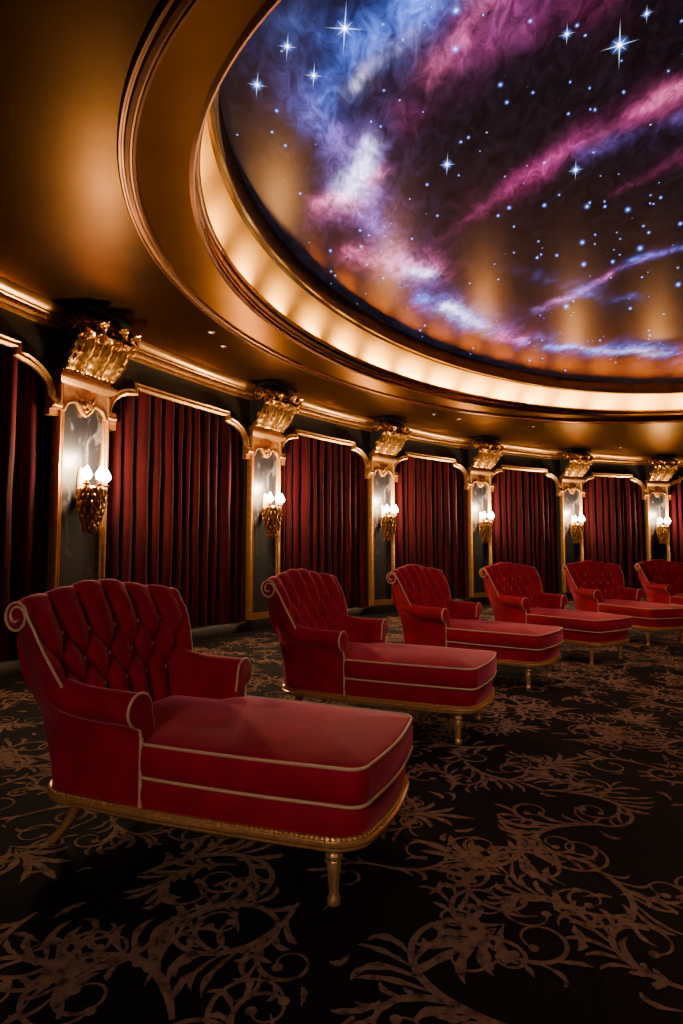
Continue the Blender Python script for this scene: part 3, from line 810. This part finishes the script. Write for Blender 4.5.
# ------------------------------------------------------------------ chaise longue
def arcpts(c, r, a0, a1, n): return [(c[0]+r*cos(radians(a0+(a1-a0)*i/n)), c[1]+r*sin(radians(a0+(a1-a0)*i/n))) for i in range(n+1)]
def body_outline(x0, x1, hw, rr, rf, bow=.02, n=8):
    """closed plan outline, counter clockwise; rear corner radius rr, front rf, gently bowed front and sides"""
    pts = arcpts((x0+rr, -hw+rr), rr, 180, 270, n)
    pts += [(x0+rr+(x1-rf-x0-rr)*i/8, -hw-.012*sin(pi*i/8)) for i in range(1, 8)]
    pts += arcpts((x1-rf, -hw+rf), rf, 270, 360, n)
    pts += [(x1+bow*sin(pi*i/8), -hw+rf+(2*hw-2*rf)*i/8) for i in range(1, 8)]
    pts += arcpts((x1-rf, hw-rf), rf, 0, 90, n)
    pts += [(x1-rf+(x0+rr-x1+rf)*i/8, hw+.012*sin(pi*i/8)) for i in range(1, 8)]
    pts += arcpts((x0+rr, hw-rr), rr, 90, 180, n)
    pts += [(x0, hw-rr-(2*hw-2*rr)*i/6) for i in range(1, 6)]
    return pts
def offset(pts, d):
    n = len(pts); r = []
    for i in range(n):
        a, b = pts[i-1], pts[(i+1) % n]; tx, ty = b[0]-a[0], b[1]-a[1]; l = hypot(tx, ty) or 1
        r.append((pts[i][0]+ty/l*d, pts[i][1]-tx/l*d))
    return r
def at_z(pts, z): return [(x, y, z) for x, y in pts]

LC, HW, RR = 1.345, .376, .16
def TP(x): return 1-.085*min(1, max(0, (x-.48)/.8))    # the seat narrows a little towards its foot
def make_chaise(label):
    root = thing('chaise_longue', label, 'chaise longue', group='red velvet chaises in a row')
    out = [(x, y*TP(x)) for x, y in body_outline(-.05, LC, HW, RR, .13)]
    # gilded frame rail
    mb = MB()
    prof = [(-.02, .245), (.008, .245), (.012, .238), (.006, .232), (.010, .226), (.018, .221), (.012, .213), (.012, .205), (.004, .198), (-.03, .198)]
    mb.grid([at_z(offset(out, o), z) for o, z in prof], closed_u=True, closed_v=True)
    nb = 220; P = offset(out, .010); L_ = [0]
    for a, b in zip(P, P[1:]+P[:1]): L_.append(L_[-1]+hypot(b[0]-a[0], b[1]-a[1]))
    j = 0
    for i in range(nb):
        s = L_[-1]*i/nb
        while L_[j+1] < s: j += 1
        t = (s-L_[j])/(L_[j+1]-L_[j]+1e-9); a, b = P[j], P[(j+1) % len(P)]
        mb.ball((a[0]*(1-t)+b[0]*t, a[1]*(1-t)+b[1]*t, .2405), .0062, 6, 4)
    mb.build('frame_rail', M['chair_gold'], root, angle=35)
    # upholstered base
    mb = MB()
    rows = [at_z(offset(out, o), z) for o, z in ((-.004, .242), (.0, .26), (.004, .29), (.0, .325), (-.012, .345), (-.05, .35))]
    mb.grid(rows, closed_u=True); mb.add(rows[-1], [tuple(range(len(out)))]); mb.add(rows[0], [tuple(range(len(out)))[::-1]])
    mb.build('seat_base', M['red'], root)
    # T-shaped cushion
    x1, hw, hb, xs, rf = LC+.012, HW+.008, HW-.09, .475, .065
    c = [(.13, -hb+.03)]+[(.13+.03, -hb)]+[(.13+.03+(xs-.19)*i/6, -hb) for i in range(1, 7)]
    c += [(xs-.01, -hw+.03), (xs+.02, -hw)]
    c += [(xs+.02+(x1-rf-xs-.02)*i/14, -hw-.012*sin(pi*i/14)) for i in range(1, 14)]
    c += arcpts((x1-rf, -hw+rf), rf, 270, 360, 9)
    c += [(x1+.022*sin(pi*i/10), -hw+rf+(2*hw-2*rf)*i/10) for i in range(1, 5+1)]
    full = c+[(x, -y) for x, y in reversed(c[:-1])]
    full = [(x, y*TP(x)) for x, y in full]
    rows = []
    zb, zt = .352, .478
    for o, z in ((-.015, zb), (.0, zb+.004), (.008, zb+.03), (.010, zb+.06), (.007, zt-.02), (.0, zt-.002)): rows.append(at_z(offset(full, o), z))
    for s in np.linspace(.04, 1, 14):
        r = []
        for (x, y) in full:
            cx_ = min(max(x, .36), x1-.30)
            f = 1-s
            z = zt+.034*(1-f**2.6)
            r.append((cx_+(x-cx_)*f, y*f, z))
        rows.append(r)
    mb = MB(); mb.grid(rows, closed_u=True); mb.add(rows[0], [tuple(range(len(full)))[::-1]])
    cu = mb.build('seat_cushion', M['red_cushion'], root, angle=60)
    ia = next(i for i, p in enumerate(full) if p[0] >= xs-.02 and p[1] < 0); ib = len(full)-ia
    vis = full[ia:ib]
    for z in (zt, zb+.004):
        mb = MB()
        pp = [(x, y, z) for x, y in offset(vis+[(.2, 0)], .004)[1:-2]]
        if z == zt:
            g = lambda sgn, t: (xs-.004, sgn*(hw-.014), zb+.004+(zt-zb-.004)*t)
            pp = [g(-1, t) for t in (.05, .3, .6, .9)]+pp+[g(1, t) for t in (.9, .6, .3, .05)]
        mb.tube(pp, .0058, 7)
        mb.build('piping', M['piping'], cu)
    # ---------------- tufted back
    def prof(u):
        """profile of the back at u in x,z: inner face from the seat up, over the scroll, down the outer face"""
        a = abs(u)
        zc = 1.01+.055*cos(min(1, a/.78)*pi/2)**1.3-.012*max(0, (a-.86)/.14)**2 + .010*math.exp(-((a-.72)/.14)**2)
        r = .056
        cz = zc-r; cx_ = -.105
        inner = [(.15, .40), (.136, .48), (.112, .56), (.084, .64), (.058, .72), (.032, .79), (.008, .85), (-.016, .90), (-.038, .93)]
        inner = [(x, .40+(z-.40)*(cz-.01-.40)/.53) for x, z in inner]
        roll = [(cx_+r*cos(t), cz+r*sin(t)) for t in np.linspace(radians(15), radians(275), 20)]
        outer_ = [(cx_+.016, cz-r+.004), (cx_+.022, cz-.08), (-.074, .80), (-.064, .70), (-.056, .56), (-.052, .42), (-.05, .33), (-.05, .25)]
        return inner, roll, outer_
    def place(u, x, z, g=1):
        a = abs(u); k = min(1, max(0, (z-.42)/.5))
        k = k*k*(3-2*k)
        fwd = .07*a**3.2*(1-.12*k)
        yy = u*(.364+.123*k)
        if g == 0:                            # outer shell follows the rounded rear corners of the frame
            e = max(0, abs(yy)-(HW-RR)); e = min(e, RR*.97)
            x += (RR-math.sqrt(RR*RR-e*e))*max(0, 1-(z-.25)/.45)
        return (x+fwd*g, yy, z)
    def lattice(u, z):
        a = u*3.05; z1, dz = .865, .118
        q = min(2, max(0, (z1-z)/dz))
        A, B = a+q/2, a-q/2
        hh = (abs(sin(pi*A))*abs(sin(pi*B)))**.42
        fade = min(1, max(0, (1-abs(u))/.10))
        low = min(1, max(0, (z-.42)/.08))
        return (hh-.55)*fade*low
    NU = 110
    rows = []
    for i in range(NU+1):
        u = -1+2*i/NU
        inn, roll, out_ = prof(u)
        # refine the inner face
        fine = []
        for a, b in zip(inn[:-1], inn[1:]):
            for t in (0, .2, .4, .6, .8): fine.append((a[0]*(1-t)+b[0]*t, a[1]*(1-t)+b[1]*t))
        fine.append(inn[-1])
        row = []
        for (x, z) in fine:
            h_t = lattice(u, z)
            row.append(place(u, x+.046*h_t, z+.016*h_t))
        for k, (x, z) in enumerate(roll):
            f = max(0, 1-k/13)
            ch = (abs(sin(pi*u*3.05))**.7-.6)*min(1, max(0, (1-abs(u))/.10))*f
            cx_, cz = -.105, roll[0][1]-.056*sin(radians(15))
            dx, dz = x-cx_, z-cz
            row.append(place(u, cx_+dx*(1+.5*ch), cz+dz*(1+.42*ch)))
        for k, (x, z) in enumerate(out_): row.append(place(u, x, z, (1, .5, .2, 0, 0, 0, 0, 0)[k]))
        rows.append(row)
    mb = MB(); mb.grid(rows)
    for k in (0, NU):                          # side faces
        P = rows[k]; mb.add(P, [tuple(range(len(P)))])
    bk = mb.build('backrest', M['red'], root, angle=75)
    for s in (-1, 1):                          # piping on both wing edges, ending in the scroll
        mb = MB()
        inn, roll, out_ = prof(1)
        pp = [place(s, x, z) for x, z in inn[2:]]+[place(s, x, z) for x, z in roll]
        cx_, cz, r0 = -.105, roll[0][1]-.056*sin(radians(15)), .056
        for t in np.linspace(0, 1, 26)[1:]:
            a = radians(275+400*t); rr = r0*(1-.72*t)
            pp.append(place(s, cx_+rr*cos(a), cz+rr*sin(a)))
        pp = [(x-.004, y+s*.005, z) for x, y, z in pp]
        mb.tube(pp, .0058, 7)
        mb.build('piping', M['piping'], bk)
    # buttons
    Z1, DZ = .865, .118
    for rr_, us_ in ((0, (-2, -1, 0, 1, 2)), (1, (-1.5, -.5, .5, 1.5)), (2, (-2, -1, 0, 1, 2))):
        for uu in us_:
            u = uu/3.05; z = Z1-rr_*DZ
            inn, _, _ = prof(u)
            for a, b in zip(inn[:-1], inn[1:]):
                if a[1] <= z <= b[1]:
                    t = (z-a[1])/(b[1]-a[1]); x = a[0]*(1-t)+b[0]*t
            p = place(u, x-.046*.55+.007, z-.014*.55)
            mb = MB(); mb.ball(p, .0095, 10, 8, sc=(.8, 1, 1)); mb.build('button', M['button'], bk)
    # ---------------- arms
    for s in (-1, 1):
        def section(t):
            """cross section at t (0 rear, 1 front) as (y, z) from the inside bottom over the roll to the outside bottom"""
            zr = .612-.012*t+.055*max(0, 1-t*1.6)**2; r = .064; yc = HW+.012
            sec = [(HW-.08, .36), (HW-.078, .44), (HW-.07, .52), (HW-.057, .57)]
            sec += [(yc+r*cos(a), zr+r*sin(a)) for a in np.linspace(radians(168), radians(-75), 18)]
            sec += [(HW+.018, zr-.062), (HW+.012, zr-.085), (HW+.009, .46), (HW+.008, .36), (HW+.007, .247)]
            return sec
        xs_ = [-.01+(.475+.01)*t for t in np.linspace(0, 1, 12)]
        rows = []
        for k, t in enumerate(np.linspace(0, 1, 12)):
            bulge = 1
            tight = -.06*max(0, (.28-t)/.28)**2   # rear of the body curves in
            sec = section(t)
            rows.append([(xs_[k]+.05*(0 if z > .5 else 0), s*(y+(tight if True else 0)), z) for y, z in sec])
        # rounded front edge
        for dx, sh in ((.008, .003), (.012, .009)):
            sec = section(1); cy, cz = HW-.025, .50
            rows.append([(xs_[-1]+dx, s*(cy+(y-cy)*(1-sh*6)), z if z < .3 else cz+(z-cz)*(1-sh*3)) for y, z in sec])
        mb = MB(); mb.grid(rows)
        mb.add(rows[-1], [tuple(range(len(rows[-1])))]); mb.add(rows[0], [tuple(range(len(rows[0])))[::-1]])
        ar = mb.build('armrest', M['red'], root, angle=50)
        mb = MB()
        sec = section(1); xf = xs_[-1]+.006
        path = [(xf, s*y, z) for y, z in sec if z > .47]
        # the line curls in under the roll, then drops as a braid to the rail
        cut = 3+18
        loop = [(xf, s*y, z) for y, z in sec[2:4+18]]
        mb.tube(loop, .0058, 7)
        yc, zr, r = HW+.012, .60, .064
        last = loop[-1]
        br = [last, (xf+.004, s*(HW+.014), zr-.075), (xf+.005, s*(HW+.010), zr-.10), (xf+.006, s*(HW+.008), .45), (xf+.006, s*(HW+.008), .36), (xf+.006, s*(HW+.008), .245)]
        mb.tube(br, .0058, 7)
        for z in np.arange(.25, .50, .011): mb.ball((xf+.007, s*(HW+.008), z), .0088, 6, 4)
        mb.build('piping', M['piping'], ar)
    # ---------------- legs
    for s in (-1, 1):
        mb = MB()                              # turned, fluted front leg
        mb.lathe([(.0, .0), (.020, .0), (.024, .008), (.022, .022), (.016, .032), (.017, .05), (.021, .10), (.0255, .142), (.022, .148), (.029, .155), (.031, .165), (.026, .173), (.022, .178), (.030, .186), (.034, .200), (.03, .215)], 24, (LC-.115, s*(HW*.92-.06), 0), .06, 8)
        mb.build('leg', M['chair_gold'], root, angle=50)
    for s in (-1, 1):
        mb = MB()                              # sabre rear leg sweeping backwards
        pts, rs = [], []
        for t in np.linspace(0, 1, 14):
            pts.append((.085-.105*t**1.9, s*(HW-.11+.035*t**2), .215-.211*t)); rs.append(.030-.016*t+.006*max(0, (t-.85)/.15))
        mb.tube(pts, rs, 10)
        mb.ball((.085, s*(HW-.11), .180), .034, 12, 8, sc=(1, 1, .5))
        mb.build('leg', M['chair_gold'], root, angle=50)
    return root

ch_labels = ['red velvet tufted chaise longue nearest the camera, seen whole and largest',
    'red tufted chaise directly behind the nearest one, second in the row',
    'red tufted chaise third in the row, below the third wall sconce',
    'red tufted chaise fourth in the row, below the fourth wall sconce',
    'red tufted chaise fifth in the row, below the fifth wall sconce',
    'red tufted chaise last in the row, only its back and arm in view']
CH = [(-.026, 2.08, -20.8), (.73, 3.74, -25.5), (1.64, 5.20, -37), (2.66, 6.29, -54), (3.92, 7.54, -71), (5.64, 8.84, -72)]
first = None
for (fx, fy, an), lab in zip(CH, ch_labels):
    a = radians(an); lx, ly = LC-.115, -(HW*.92-.06)
    loc = (fx-(lx*cos(a)-ly*sin(a)), fy-(lx*sin(a)+ly*cos(a)), 0)
    if first is None:
        first = make_chaise(lab); first.location = loc; first.rotation_euler = (0, 0, a)
    else: dup(first, loc, a, lab)

# ------------------------------------------------------------------ lights, world, camera
def spot(loc, target, power, col, size, blend, rad):  # added fill aimed down at the chaises, not a fixture of the room
    o = lamp('fill_spot', loc, power, col, rad, 'SPOT', spot_size=radians(size), spot_blend=blend)
    d = Vector(target)-Vector(loc); o.rotation_euler = d.to_track_quat('-Z', 'Y').to_euler(); return o
def area(loc, target, power, col, size):  # added soft fill, no such panel in the ceiling
    o = lamp('fill_area', loc, power, col, ty='AREA'); o.data.shape = 'DISK'; o.data.size = size; o.data.spread = radians(75)
    o.rotation_euler = (Vector(target)-Vector(loc)).to_track_quat('-Z', 'Y').to_euler(); return o
area((3.0, 5.6, 4.38), (3.0, 5.6, 0), 8, (1, .80, .72), 3.5)
area((-1.6, -4.2, 3.4), (.3, 2.4, .3), 32, (1, .84, .78), 1.6)  # unseen fill behind the camera, lifts the near sides of the chaises
area((4.5, -3.5, 3.4), (3.0, 4.5, .2), 22, (1, .84, .78), 1.6)
for (lx, ly, tx, ty, pw) in ((.9, 1.2, -.1, 2.3, 90), (1.6, 2.7, .7, 4.1, 90), (2.4, 4.0, 1.6, 5.5, 90), (3.6, 5.2, 2.8, 6.8, 90), (5.0, 6.3, 4.1, 8.0, 90)):
    spot((lx, ly, 4.3), (tx, ty, .4), pw, (1, .86, .82), 46, 1.0, .25)
w = bpy.data.worlds.new('world'); scene.world = w; w.use_nodes = True
w.node_tree.nodes['Background'].inputs[0].default_value = (.05, .03, .02, 1); w.node_tree.nodes['Background'].inputs[1].default_value = .3

cam = bpy.data.cameras.new('camera'); co = bpy.data.objects.new('camera', cam); COL.objects.link(co)
co.location = (0, 0, 1.2); co.rotation_euler = (radians(90+3.9), 0, 0)
cam.sensor_fit = 'VERTICAL'; cam.sensor_height = 36; cam.lens = 583*36/1024; cam.clip_start = .05
scene.camera = co
scene.view_settings.view_transform = 'AgX'
try: scene.view_settings.look = 'AgX - Base Contrast'
except Exception: pass
scene.view_settings.exposure = 0
